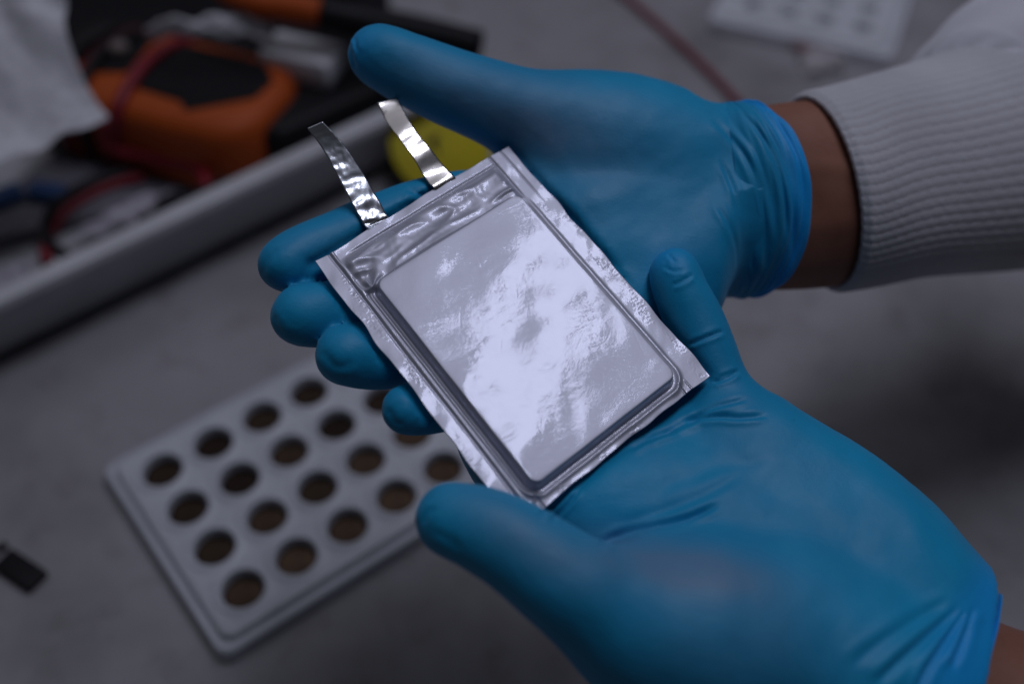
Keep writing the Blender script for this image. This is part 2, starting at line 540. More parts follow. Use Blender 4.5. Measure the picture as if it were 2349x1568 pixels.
def build_sticker_disc():
    # yellow round lid leaning on the near wall of the bin
    B = on_plane(1072, 442, 0.0)
    al = math.radians(38)
    t = BIN_EY * math.cos(al) + np.array([0, 0, 1]) * math.sin(al)
    nn = np.cross(BIN_EX, t)
    R = 0.034
    cc = B + t * R
    prof = [(R - 0.001, 0), (R, 0.0006), (R, 0.0018), (R - 0.0008, 0.0024)]
    v, f = lathe(prof, 48)
    def tr(p): return cc + p[:, :1] * BIN_EX + p[:, 1:2] * t + p[:, 2:3] * nn
    r = mk("yellow_disc", tr(v), f, M_YELLOW, None, True, loc=B)
    md = r.modifiers.new("es", 'EDGE_SPLIT'); md.split_angle = math.radians(40)
    tag(r, "yellow round disc with a black mark leaning on the bin, seen beside the shiny tab", "disc")
    mb = MB()
    for dx, dy, ru, rv in ((-0.004, 0.004, 0.0036, 0.0026), (-0.0005, 0.0055, 0.0022, 0.0014), (-0.005, -0.0015, 0.0014, 0.0034)):
        vv = [(dx + ru * math.cos(a_), dy + rv * math.sin(a_), 0.0027) for a_ in np.linspace(0, 2 * math.pi, 14, endpoint=False)]
        mb.add(vv, [tuple(range(14))])
    mk("mark", tr(np.array(mb.v)), mb.f, M_BLACK, r)
build_sticker_disc()
def bin_pt(u, v, z): return on_plane(u, v, z)

def rbox(name, c, ex, hx, hy, z0, z1, r, edge, m, parent=None, n=5):
    tr = frame2(c, ex, z0)
    h = z1 - z0
    v, f = stack([(-edge, 0), (-edge * 0.3, edge * 0.3), (0, edge), (0, h - edge), (-edge * 0.3, h - edge * 0.3), (-edge, h)], hx, hy, r, n)
    b = np.array([c[0], c[1], z0])
    o = mk(name, tr(v), f, m, parent, True, loc=None if parent else b)
    md = o.modifiers.new("es", 'EDGE_SPLIT'); md.split_angle = math.radians(60)
    return o

def build_meter():
    ZT = 0.062
    A = on_plane(300, 150, ZT); B = on_plane(640, 235, ZT)
    ex = B - A; ex[2] = 0; Lm = np.linalg.norm(ex); ex /= Lm
    ey = np.array([-ex[1], ex[0], 0])
    c = (A + B) / 2 + ey * 0.002 - ex * 0.030
    base = np.array([c[0], c[1], 0.0085])
    r = root("multimeter", base, "orange handheld multimeter with black face wrapped in test leads, in the bin", "multimeter")
    body = rbox("holster", c, ex, 0.081, 0.043, 0.0085, ZT, 0.032, 0.010, M_ORANGE, r, 8)
    # black face inset with a notch, slightly proud
    tr = frame2(c, ex, ZT)
    poly = [(-0.010, 0.030), (0.056, 0.029), (0.069, 0.016), (0.068, -0.004), (0.036, -0.031), (0.028, -0.024), (-0.004, -0.022), (-0.012, -0.012)]
    lo = [(x, y, -0.003) for x, y in poly]; hi = [(x * 0.99 + 0.0002, y * 0.98, 0.0022) for x, y in poly]
    n = len(poly)
    f = [tuple(range(n))[::-1], tuple(range(n, 2 * n))] + [(k, (k + 1) % n, n + (k + 1) % n, n + k) for k in range(n)]
    o = mk("face_panel", tr(np.array(lo + hi)), f, M_BLACK, r, False); bevel(o, 0.0012, 2)
    poly = [(-0.056, 0.024), (-0.026, 0.029), (-0.020, -0.010), (-0.040, -0.018), (-0.056, -0.010)]
    lo = [(x, y, -0.003) for x, y in poly]; hi = [(x, y, 0.0016) for x, y in poly]; n = len(poly)
    f = [tuple(range(n))[::-1], tuple(range(n, 2 * n))] + [(k, (k + 1) % n, n + (k + 1) % n, n + k) for k in range(n)]
    o2 = mk("dial_panel", tr(np.array(lo + hi)), f, M_BLACK, r, False); bevel(o2, 0.001, 2)
    v, f = lathe([(0.006, 0), (0.006, 0.004), (0.0045, 0.006)], 18)
    mk("dial", tr(v + np.array([-0.036, 0.006, 0.0018])), f, M_GREY, o2)
    v, f = lathe([(0.0115, 0), (0.011, 0.003), (0.010, 0.0035)], 20)
    # test leads wound round the body
    def lead(x, sk, rad, m, tail=None):
        pts = []
        H = ZT - 0.0085
        for k in range(13):
            a = math.radians(-100 + 26.5 * k)
            y = 0.0445 * math.cos(a) / max(abs(math.cos(a)), abs(math.sin(a))) ** 0.6
            zz = 0.5 * H + (0.5 * H + 0.004) * math.sin(a) / max(abs(math.cos(a)), abs(math.sin(a))) ** 0.6
            pts.append((x + sk * math.sin(a) + 0.004 * math.sin(3 * a), y, zz - H))
        P = [tr(np.array([p]))[0] for p in pts]
        if tail: P = P + [np.array(t) for t in tail]
        v, f = tube(P, rad, 10, 5)
        mk("test_lead", v, f, m, r)
    lead(-0.014, 0.007, 0.0042, M_RED)
    lead(-0.034, -0.006, 0.0042, M_WIREBLK)
    lead(-0.046, 0.006, 0.0042, M_RED)
    lead(-0.052, -0.004, 0.0042, M_WIREBLK)
    lead(-0.064, 0.004, 0.0042, M_WIREBLK)
    # tail of the red lead, hanging down to the rim
    P = [tr(np.array([[-0.016, -0.044, -0.012]]))[0], tr(np.array([[-0.013, -0.047, -0.030]]))[0], on_plane(445, 385, 0.03), on_plane(475, 430, 0.035)]
    v, f = tube(P, 0.0038, 10, 8); mk("test_lead", v, f, M_RED, r)
    return r
build_meter()

def free_tube(name, pts, rad, m, label, cat, loc=None, sub=8):
    v, f = tube(pts, rad, 10, sub)
    b = v.mean(0); b[2] = v[:, 2].min()
    o = mk(name, v, f, m, None, True, loc=b)
    return tag(o, label, cat)
z = 0.016
free_tube("cable", [on_plane(*p) for p in ((330, 392, z), (262, 402, z + .004), (190, 428, z + .006), (130, 468, z + .006), (106, 515, z + .008), (112, 560, z + .012), (150, 588, 0.03))], 0.0036, M_WIREBLK,
          "black cable curving through the bin above the red one", "cable")
free_tube("cable", [on_plane(*p) for p in ((330, 407, z), (268, 420, z), (205, 448, z), (150, 484, z), (122, 520, z), (104, 560, 0.022), (108, 600, 0.035))], 0.0036, M_RED,
          "red cable curving beside the black one inside the bin", "cable")
free_tube("pencil_lead_strip", [on_plane(*p) for p in ((316, 505, 0.04), (360, 487, 0.04), (440, 452, 0.036), (520, 415, 0.03))], 0.003, M_BLACK,
          "thin black rod lying just behind the bin's near rim", "rod", sub=3).name = "black_rod"

def crumple(name, corners, z, amp, seed, m, label, cat, nx=40, ny=40, bend=0.0, thick=0.0006, trim=None):
    """sheet through four image corners at given heights, softly wrinkled"""
    C = [on_plane(u, v, zz) for (u, v), zz in zip(corners, z)]
    s = np.linspace(0, 1, nx); t = np.linspace(0, 1, ny)
    S, T = np.meshgrid(s, t, indexing='ij')
    if trim is not None: S = S * trim(T)
    P = (C[0] * ((1 - S) * (1 - T))[..., None] + C[1] * (S * (1 - T))[..., None] + C[2] * (S * T)[..., None] + C[3] * ((1 - S) * T)[..., None])
    w = waves(seed, 24, 0.35, (1, 1.6)); w2 = waves(seed + 1, 24, 0.12)
    P[..., 2] += amp * (0.9 * w(S, T) + 0.12 * w2(S, T)) + bend * np.sin(math.pi * S)
    V = P.reshape(-1, 3)
    b = V.mean(0); b[2] = V[:, 2].min()
    o = mk(name, V, grid_faces(nx, ny), m, None, True, loc=b)
    md = o.modifiers.new("thick", 'SOLIDIFY'); md.thickness = thick
    return tag(o, label, cat)
# big white plastic bag / paper leaning over the far left of the bin
crumple("paper_sheet", [(-260, -160), (165, -120), (250, 272), (-120, 470)], [0.16, 0.16, 0.085, 0.075], 0.003, 301, M_PAPER,
        "crumpled white sheet leaning at the far left of the bin", "paper", 60, 60,
        trim=lambda T: 1.0 - 0.13 * np.sin(np.clip(T, 0, 1) * math.pi) ** 1.2)
crumple("paper_sheet", [(330, 62), (610, 48), (640, 100), (350, 92)], [0.085, 0.085, 0.075, 0.075], 0.002, 305, M_PAPER,
        "narrow pale paper strip behind the multimeter", "paper", 30, 14, bend=0.006)
def small_box(name, u, v, z0, z1, ex_px, hx, hy, m, label, cat, r=0.003, e=0.0015):
    c = on_plane(u, v, z1); d = on_plane(u + ex_px[0], v + ex_px[1], z1) - c
    o = rbox(name, c, d, hx, hy, z0, z1, r, e, m)
    return tag(o, label, cat)
small_box("white_carton", 690, 108, 0.052, 0.070, (100, 22), 0.024, 0.013, M_PAPER, "small white box lying on the black case", "box")
tag(rbox("black_case", BIN_C - BIN_EX * 0.074 + BIN_EY * 0.076, BIN_EX, 0.056, 0.050, 0.0085, 0.052, 0.012, 0.006, M_BLACK), "black tool case right of the multimeter, under the thumb", "case")
small_box("black_case", 470, 20, 0.008, 0.05, (300, 20), 0.12, 0.05, M_BLACK, "black case at the far back of the bin behind the paper strip", "case", 0.012, 0.006)
# pliers with orange handle on black jaws at the top
def build_tool():
    P = [on_plane(*p) for p in ((480, -40, .10), (560, 0, .098), (640, 14, .096), (735, 30, .094))]
    base = P[1].copy(); base[2] = 0.05
    r = root("screwdriver", base, "orange and black handled tool lying across the top of the bin", "tool")
    v, f = tube(P, [0.006] * 4 + [0.0075] * 6 + [0.009] * 20, 12, 8); mk("handle", v, f, M_ORANGE, r)
    P2 = [on_plane(*p) for p in ((735, 30, .094), (830, 50, .088), (960, 74, .078), (1100, 108, .066))]
    v, f = tube(P2, 0.0105, 12, 8); mk("grip", v, f, M_BLACK, r)
build_tool()
small_box("pink_eraser", 668, 332, 0.01, 0.034, (40, -18), 0.009, 0.006, M_PINK, "small pink block beside the multimeter's near end", "eraser")
small_box("blue_clip", 105, 430, 0.01, 0.022, (40, 5), 0.012, 0.006, M_BLUE, "small blue clip lying left of the cables in the bin", "clip")
small_box("blue_clip", 8, 440, 0.01, 0.02, (40, -15), 0.01, 0.007, M_BLUE, "small blue clip at the left picture edge in the bin", "clip")
crumple("plastic_bag", [(-160, 600), (150, 330), (760, 270), (560, 395)], [0.013, 0.011, 0.011, 0.013], 0.0012, 311, m_plastic("grey_plastic_film", (0.14, 0.135, 0.16), 0.5), "grey plastic film lying under the cables in the bin", "plastic bag", 30, 30)

M_FILM = m_plastic("pale_film", (0.36, 0.35, 0.40), 0.3)
crumple("plastic_scrap", [(150, 545), (300, 455), (400, 432), (300, 520)], [0.016, 0.016, 0.016, 0.02], 0.0015, 331, M_FILM, "pale plastic strip inside the loop of the red cable", "plastic scrap", 24, 16)
crumple("plastic_scrap", [(-20, 625), (70, 590), (95, 640), (-20, 690)], [0.03, 0.03, 0.042, 0.042], 0.0012, 333, M_FILM, "pale plastic scrap at the left picture edge behind the bin's rim", "plastic scrap", 20, 16)
crumple("plastic_scrap", [(560, 400), (650, 350), (690, 335), (600, 395)], [0.02, 0.02, 0.03, 0.03], 0.001, 335, M_FILM, "pale plastic scrap between the multimeter and the near rim", "plastic scrap", 20, 12)
# ------------------------------------------------------------------ far tray, wires and scraps on the table
def build_far_tray():
    z = 0.012
    p = on_plane(1893, 43, z); q = on_plane(1809, 26, z); s = on_plane(1915, 2, z)
    ex = p - q; pitch = np.linalg.norm(ex)
    m = well_plate(4, 4, pitch, pitch * 0.22, 0.009, pitch * 0.45, z, 0.008, False, 20)
    loc = np.array(m.v)
    tr = frame2(on_plane(1726, 13, z), ex)
    base = tr(np.array([[1.5 * pitch, 1.5 * pitch, 0]]))[0]; base[2] = 0
    o = mk("well_plate", tr(loc), m.f, M_PLATE, None, True, loc=base)
    md = o.modifiers.new("es", 'EDGE_SPLIT'); md.split_angle = math.radians(50)
    tag(o, "white plate with small empty wells on the table above the sleeve", "tray")
build_far_tray()
free_tube("red_wire", [on_plane(*p) for p in ((1395, -40, .003), (1500, 48, .003), (1590, 130, .003), (1690, 232, .003), (1760, 330, .003))], 0.0026, M_RED,
          "thin red wire on the table running behind the upper wrist", "wire")
free_tube("red_wire", [on_plane(*p) for p in ((1700, 38, .003), (1750, 66, .003), (1810, 98, .003), (1880, 128, .003))], 0.0022, M_RED,
          "short red wire along the near edge of the far white plate", "wire")
crumple("plastic_scrap", [(1830, 120), (1900, 112), (1945, 150), (1850, 170)], [0.004, 0.008, 0.006, 0.003], 0.003, 321, m_plastic("clear_film", (0.5, 0.48, 0.5), 0.3), "crumpled clear plastic scrap above the knit cuff", "plastic scrap", 24, 24)
def build_label():
    c = on_plane(45, 1305, 0.003); ex = on_plane(105, 1345, 0.003) - on_plane(0, 1275, 0.003)
    base = np.array([c[0], c[1], 0.0])
    o = rbox("black_clip", c, ex, 0.0125, 0.0062, 0.0004, 0.0035, 0.002, 0.0008, M_BLACK)
    tag(o, "small black clip on the table at the lower left picture edge", "clip")
    free_tube("black_stub", [on_plane(*p) for p in ((-12, 1262, .002), (4, 1252, .002), (16, 1246, .002))], 0.0016, M_BLACK, "short black stub beside the black clip", "stub", sub=3)
build_label()

# ------------------------------------------------------------------ pouch cell
def cell_pt(x, y, h):
    """x,y mm in the plane of the cell, h mm towards the viewer -> world m"""
    x = np.asarray(x, float)[..., None]; y = np.asarray(y, float)[..., None]; h = np.asarray(h, float)[..., None]
    return cam2world(P_TL + x * E1 + y * E2 + h * NC)
BODY = (9.5, 66.2, 18.0, 95.6)     # x0,x1,y0,y1 of the raised body
BH = 4.1
def cell_height(x, y):
    x0, x1, y0, y1 = BODY
    cx, cy, hx, hy, r = (x0 + x1) / 2, (y0 + y1) / 2, (x1 - x0) / 2, (y1 - y0) / 2, 3.2
    qx = np.abs(x - cx) - hx + r; qy = np.abs(y - cy) - hy + r
    q = np.hypot(np.maximum(qx, 0), np.maximum(qy, 0)) + np.minimum(np.maximum(qx, qy), 0) - r
    left = sstep(14, 8, x); bot = sstep(92, 96, y); top = sstep(22, 17, y)
    wall = 1.25 - 0.3 * left - 0.3 * bot
    body = 1 - sstep(-0.3, 1.0, q / wall)
    # flange relief
    e = np.minimum.reduce([x, W_CELL - x, y, L_CELL - y])
    n1 = waves(3, 24, 17.0)(x, y); n2 = waves(5, 30, 6.5)(x, y); n3 = waves(8, 40, 1.7)(x, y)
    fl = 0.045 * n1 + 0.016 * n2
    spk = np.clip(waves(11, 30, 11.0, (0.6, 2.0))(x, y) - 0.2, 0, 1.5) * sstep(6.5, 3.5, np.minimum(np.minimum(x, W_CELL - x), L_CELL - y + 1.0))
    fl = fl + 0.022 * spk * n3 * (e > 0.3)
    # creases pressed along the seals
    def line(d, w, a): return a * np.exp(-(d / w) ** 2)
    fl += line(x - 4.9 - 0.15 * np.sin(y / 9.0), 0.42, -0.35) + line(x - 5.9, 0.5, 0.38)
    fl += line(q - 2.3, 0.55, 0.55) * sstep(17, 20, y) * sstep(12, 9, x)
    fl += line(q - 3.0, 0.8, 0.45) * sstep(60, 66, x) * sstep(17, 24, y)
    fl += line(x - 73.6 - 0.2 * np.sin(y / 6.0), 0.3, -0.28) * sstep(26, 14, y)
    fl += line(x - 69.0, 0.45, -0.45) * sstep(22, 14, y)
    fl += line(q - 2.6, 0.7, 0.4) * bot
    fl += line(y - 3.5, 0.45, -0.35) * sstep(8, 14, x) * sstep(71, 67, x)
    fl += (line(x - 9.5 - 0.05 * (y - 99), 0.35, -0.45) + line(x - 66.5 + 0.1 * (y - 99), 0.3, -0.5) + line(x - 69.0, 0.25, 0.3)) * sstep(96.5, 98.0, y)
    fl += line((x - 9) + (y - 97) , 0.5, 0.6) * sstep(94, 97, y) * sstep(4, 8, x) * sstep(13, 10, x)
    # crumpled gas bag between the top seal and the body
    bag = sstep(3.6, 7.5, y) * sstep(5.2, 9.0, x) * sstep(69.0, 66.0, x) * (1 - sstep(-0.5, 1.0, (y - 18.2)))
    a1 = waves(21, 14, 15.0, (2.6, 0.8), 0.2)(x, y + 0.12 * x); a2 = waves(23, 16, 10.0, (2.2, 0.75), 0.25)(x + 1.5 * a1, y)
    rid = 1.0 - np.sqrt(a2 * a2 + 0.05)
    folds = 1.2 + 0.42 * a1 + 0.46 * np.clip(rid, -0.8, 1) + 0.02 * waves(29, 20, 3.5)(x, y)
    g = np.arctan2(y - 18.5, x - 8.5); rr = np.hypot(x - 8.5, y - 18.5)
    folds += 0.55 * np.sin(g * 7.0) * np.exp(-(rr / 9.0) ** 2) * sstep(0.5, 3.0, rr)
    dip = sstep(13.0, 17.6, y) * 1.1
    H = fl + bag * np.maximum(folds + dip * 0.4, -0.2)
    # plateau with shallow undulation of the foil skin
    u1 = waves(41, 26, 30.0)(x, y); u2 = waves(43, 30, 12.0)(x, y); u3 = waves(47, 40, 4.0)(x, y); u4 = waves(49, 40, 1.6)(x, y)
    rough_zone = np.clip(0.5 + waves(52, 16, 26.0)(x, y), 0, 1.3)
    plat = BH + PLAT[0] * u1 + PLAT[1] * u2 + rough_zone * (PLAT[2] * u3 + PLAT[3] * u4)
    edge = -q
    # handling scratches
    rs = np.random.RandomState(17)
    for i in range(30):
        sx, sy = rs.uniform(11, 64), rs.uniform(20, 93); an = rs.normal(-0.5, 0.9); ln = rs.uniform(1.0, 5.5); bow = rs.normal(0, 0.03)
        dx, dy = x - sx, y - sy
        a_ = dx * math.cos(an) + dy * math.sin(an); b_ = -dx * math.sin(an) + dy * math.cos(an) - bow * a_ * a_
        plat = plat - rs.uniform(0.003, 0.012) * np.exp(-(b_ / rs.uniform(0.14, 0.22)) ** 2) * np.exp(-(a_ / ln) ** 6)
    plat -= 0.14 * np.exp(-np.clip(edge, 0, 50) / 0.5)
    return H * (1 - body) + plat * body
PLAT = (0.088, 0.015, 0.0042, 0.0014)
def build_cell():
    base = cell_pt(W_CELL / 2, L_CELL / 2, -1.0)
    r = root("pouch_cell", base, "silver foil pouch battery cell with two metal tabs held in gloved hands", "battery")
    nx, ny = 440, 576
    xs = np.linspace(0, 1, nx); ys = np.linspace(0, 1, ny)
    X, Y = np.meshgrid(xs * W_CELL, ys * L_CELL, indexing='ij')
    rag = waves(61, 20, 14.0)
    ex = np.minimum(xs, 1 - xs)[:, None] * W_CELL; ey = np.minimum(ys, 1 - ys)[None, :] * L_CELL
    H = cell_height(X, Y)
    # a slightly ragged, curled outer edge
    lift = 0.13 * rag(X, Y) * np.exp(-np.minimum(ex, ey) / 3.0)
    Xd = X + 0.18 * rag(Y * 1.0, X * 0 + 3) * np.exp(-ex / 2.0); Yd = Y + 0.18 * rag(X, Y * 0 + 31) * np.exp(-ey / 2.0)
    V1 = cell_pt(Xd, Yd, H + lift).reshape(-1, 3)
    V2 = cell_pt(Xd, Yd, np.minimum(H + lift, 0.6) - 0.35 - 1.1 * sstep(0, 6, np.minimum(ex, ey)) + 0 * H).reshape(-1, 3)
    F = grid_faces(nx, ny)[:, ::-1]
    F2 = nx * ny + F[:, ::-1]
    rim = sheet_rim(nx, ny)
    # orientation: the first sheet must face the viewer
    o = mk("pouch", np.vstack([V1, V2]), np.vstack([F, F2, rim]), M_FOIL, r)
    tag(o, "silver laminate foil pouch with raised body and crimped edges")
    # tabs: left and right edges given along their length
    def tab(L, R, dl, dr, seed, m, crz, label):
        ns, nt = 90, 16
        s = np.linspace(0, 1, ns)
        Lc = catmull([W(u, v, o_) for (u, v), o_ in zip(L, dl)], 20); Rc = catmull([W(u, v, o_) for (u, v), o_ in zip(R, dr)], 20)
        idx = np.linspace(0, len(Lc) - 1, ns)
        def samp(C): return np.stack([np.interp(idx, np.arange(len(C)), C[:, k]) for k in range(3)], 1)
        Lc, Rc = samp(Lc), samp(Rc)
        t = np.linspace(0, 1, nt)
        G = Lc[:, None] * (1 - t)[None, :, None] + Rc[:, None] * t[None, :, None]
        S, T = np.meshgrid(s, t, indexing='ij')
        h = crz(S * 38.0, T * 8.0, S)
        G = G + h[..., None] * NC
        V = cam2world(G).reshape(-1, 3)
        V2 = cam2world(G - 0.12 * NC).reshape(-1, 3)
        f1 = grid_faces(ns, nt); f2 = ns * nt + f1[:, ::-1]
        rim = sheet_rim(ns, nt, True)
        o = mk("tab", np.vstack([V, V2]), np.vstack([f1, f2, rim]), m, r)
        tag(o, label)
    w1 = waves(71, 26, 5.0, (0.6, 1.6)); w2 = waves(73, 26, 2.2)
    tab([(849, 530), (832, 512), (785, 425), (742, 345), (705, 294)], [(898, 505), (886, 490), (838, 405), (787, 330), (740, 279)],
        [0.2, -0.8, -5.0, -9.5, -13], [0.2, -0.8, -5.5, -11.0, -15.5], 1, M_ALU,
        lambda x, y, s: (0.16 * w1(x, y) + 0.06 * w2(x, y)) * sstep(0.02, 0.12, s) * (1.1 - s) ** 1.5 * 1.2, "dull crinkled narrow metal tab")
    w3 = waves(77, 10, 8.0, (1.25, 5.0), 0.25); w4 = waves(79, 20, 3.0, (0.8, 3.0))
    tab([(1008, 440), (990, 427), (950, 365), (905, 305), (865, 237)], [(1052, 414), (1038, 400), (985, 340), (945, 285), (911, 222)],
        [0.2, -0.8, -3.2, -5.0, -5.2], [0.2, -0.8, -3.6, -5.8, -6.4], 2, M_NICKEL,
        lambda x, y, s: (0.50 * w3(x, y) + 0.012 * w4(x, y)) * sstep(0.02, 0.15, s) * (0.5 + 0.6 * s), "shiny smooth nickel tab with bent tip")
    return r
CELL = build_cell()

# ------------------------------------------------------------------ signed distance modelling
class Field:
    def __init__(s, lo, hi, h):
        s.lo = np.array(lo, float); s.h = h
        s.n = np.ceil((np.array(hi) - s.lo) / h).astype(int) + 1
        s.ax = [s.lo[k] + h * np.arange(s.n[k]) for k in range(3)]
    def empty(s): return np.full(tuple(s.n), 30.0, np.float32)
    def box(s, lo, hi):
        sl = []
        for k in range(3):
            a = int(max(0, math.floor((lo[k] - s.lo[k]) / s.h))); b = int(min(s.n[k], math.ceil((hi[k] - s.lo[k]) / s.h) + 1))
            if b <= a: return None
            sl.append(slice(a, b))
        return tuple(sl)
def smin(a, b, k):
    if k <= 0: return np.minimum(a, b)
    h = np.clip(0.5 + 0.5 * (b - a) / k, 0, 1)
    return b * (1 - h) + a * h - k * h * (1 - h)
def add_cone(fd, F, a, b, ra, rb, k=0.0, flat=None):
    """round cone a->b; flat=(axis, factor) squeezes the section along that axis"""
    a = np.asarray(a, float); b = np.asarray(b, float)
    m = max(ra, rb) * 1.35 + k + 9
    sl = fd.box(np.minimum(a, b) - m, np.maximum(a, b) + m)
    if sl is None: return F
    X = fd.ax[0][sl[0]][:, None, None]; Y = fd.ax[1][sl[1]][None, :, None]; Z = fd.ax[2][sl[2]][None, None, :]
    d = b - a; dd = d @ d + 1e-9
    px, py, pz = X - a[0], Y - a[1], Z - a[2]
    t = np.clip((px * d[0] + py * d[1] + pz * d[2]) / dd, 0, 1)
    qx, qy, qz = px - t * d[0], py - t * d[1], pz - t * d[2]
    r = ra + (rb - ra) * t
    d2 = qx * qx + qy * qy + qz * qz
    if flat is not None:
        w = flat[0]; c = qx * w[0] + qy * w[1] + qz * w[2]
        d2 = d2 + (flat[1] ** 2 - 1) * c * c
    v = (np.sqrt(d2) - r).astype(np.float32)
    F[sl] = smin(F[sl], v, k)
    return F
def chain(fd, F, pts, k=0.0, n=5, flat=None):
    """pts: (u, v, off, r)"""
    P = np.array([list(W(u, v, o)) + [r] for u, v, o, r in pts])
    C = catmull(P, n)
    for i in range(len(C) - 1):
        add_cone(fd, F, C[i, :3], C[i + 1, :3], C[i, 3], C[i + 1, 3], k, flat)
    return F
def surface_nets(F, lo, h):
    sg = F < 0
    c = [(0, 0, 0), (1, 0, 0), (0, 1, 0), (1, 1, 0), (0, 0, 1), (1, 0, 1), (0, 1, 1), (1, 1, 1)]
    nx, ny, nz = F.shape
    cnt = np.zeros((nx - 1, ny - 1, nz - 1), np.int8)
    for i, j, k in c: cnt += sg[i:nx - 1 + i, j:ny - 1 + j, k:nz - 1 + k]
    act = (cnt > 0) & (cnt < 8)
    I = np.argwhere(act)
    idx = np.full(act.shape, -1, np.int64); idx[act] = np.arange(len(I))
    f = np.stack([F[I[:, 0] + i, I[:, 1] + j, I[:, 2] + k] for i, j, k in c], 1).astype(float)
    co = np.array(c, float)
    acc = np.zeros((len(I), 3)); num = np.zeros(len(I))
    for a, b in ((0, 1), (2, 3), (4, 5), (6, 7), (0, 2), (1, 3), (4, 6), (5, 7), (0, 4), (1, 5), (2, 6), (3, 7)):
        m = (f[:, a] < 0) != (f[:, b] < 0)
        t = f[:, a] / np.where(m, f[:, a] - f[:, b], 1)
        acc += np.where(m[:, None], co[a] + t[:, None] * (co[b] - co[a]), 0); num += m
    V = lo + h * (I + acc / num[:, None])
    Q = []
    for ax in range(3):
        o1, o2 = (ax + 1) % 3, (ax + 2) % 3
        sl0 = [slice(1, -1)] * 3; sl1 = [slice(1, -1)] * 3
        sl0[ax] = slice(0, -1); sl1[ax] = slice(1, None)
        s0, s1 = sg[tuple(sl0)], sg[tuple(sl1)]
        E = np.argwhere(s0 != s1); d = s0[tuple(E.T)]
        B = E.copy(); B[:, o1] += 1; B[:, o2] += 1
        def at(d1, d2):
            q = B.copy(); q[:, o1] -= d1; q[:, o2] -= d2
            return idx[q[:, 0], q[:, 1], q[:, 2]]
        q = np.stack([at(1, 1), at(0, 1), at(0, 0), at(1, 0)], 1)
        q[~d] = q[~d][:, ::-1]
        Q.append(q)
    return V, np.vstack(Q)
def smooth_mesh(V, Q, it, lam=0.5):
    e = np.vstack([Q[:, [0, 1]], Q[:, [1, 2]], Q[:, [2, 3]], Q[:, [3, 0]]])
    n = len(V)
    deg = np.bincount(e[:, 0], minlength=n) + np.bincount(e[:, 1], minlength=n)
    for i in range(it):
        S = np.zeros_like(V)
        for k in range(3):
            S[:, k] = np.bincount(e[:, 0], V[e[:, 1], k], n) + np.bincount(e[:, 1], V[e[:, 0], k], n)
        l = lam if i % 2 == 0 else -lam * 0.98
        V = V + l * (S / deg[:, None] - V)
    return V
def normals(V, Q):
    n = np.cross(V[Q[:, 2]] - V[Q[:, 0]], V[Q[:, 3]] - V[Q[:, 1]])
    N = np.zeros_like(V)
    for k in range(3):
        N[:, k] = sum(np.bincount(Q[:, c], n[:, k], len(V)) for c in range(4))
    return N / (np.linalg.norm(N, axis=1)[:, None] + 1e-12)
def subdivide(V, Q):
    """one Catmull-Clark step on an all-quad closed mesh"""
    n, m = len(V), len(Q)
    fp = V[Q].mean(1)
    e = np.vstack([Q[:, [0, 1]], Q[:, [1, 2]], Q[:, [2, 3]], Q[:, [3, 0]]])
    es = np.sort(e, 1); key = es[:, 0].astype(np.int64) * n + es[:, 1]
    uk, inv = np.unique(key, return_inverse=True); ne = len(uk)
    ea, eb = uk // n, uk % n
    fid = np.tile(np.arange(m), 4)
    cnt = np.bincount(inv, minlength=ne)
    fsum = np.stack([np.bincount(inv, fp[fid, k], ne) for k in range(3)], 1)
    mid = (V[ea] + V[eb]) / 2
    ep = (mid * 2 + fsum * (2.0 / cnt)[:, None]) / 4
    def vsum(idx, val): return np.stack([np.bincount(idx, val[:, k], n) for k in range(3)], 1)
    val = np.bincount(ea, minlength=n) + np.bincount(eb, minlength=n)
    nf = np.bincount(Q.ravel(), minlength=n)
    Fm = vsum(Q.ravel(), np.repeat(fp, 4, 0)) / nf[:, None]
    Rm = (vsum(ea, mid) + vsum(eb, mid)) / val[:, None]
    vp = (Fm + 2 * Rm + (val - 3)[:, None] * V) / val[:, None]
    NV = np.vstack([vp, ep, fp])
    E = n + inv.reshape(4, m)
    Fi = n + ne + np.arange(m)
    NQ = np.vstack([np.stack([Q[:, c], E[c], Fi, E[(c + 3) % 4]], 1) for c in range(4)])
    return NV, normals(NV, NQ), NQ
def project(V):
    d = -V[:, 2]
    return V[:, 0] / d * FPX + CX, -V[:, 1] / d * FPX + CY, d
def poly_dist(u, v, pts):
    pts = np.asarray(pts, float)
    seg = np.linalg.norm(np.diff(pts, axis=0), axis=1); cum = np.r_[0, np.cumsum(seg)]
    best = np.full(len(u), 1e9); par = np.zeros(len(u)); side = np.zeros(len(u))
    for i in range(len(pts) - 1):
        a, d = pts[i], pts[i + 1] - pts[i]
        t = np.clip(((u - a[0]) * d[0] + (v - a[1]) * d[1]) / (d @ d), 0, 1)
        qx, qy = u - a[0] - t * d[0], v - a[1] - t * d[1]
        r = np.hypot(qx, qy); m = r < best
        best[m] = r[m]; par[m] = (cum[i] + t[m] * seg[i]) / cum[-1]
        side[m] = np.sign(d[0] * qy - d[1] * qx)[m]
    return best * np.where(side == 0, 1, side), par
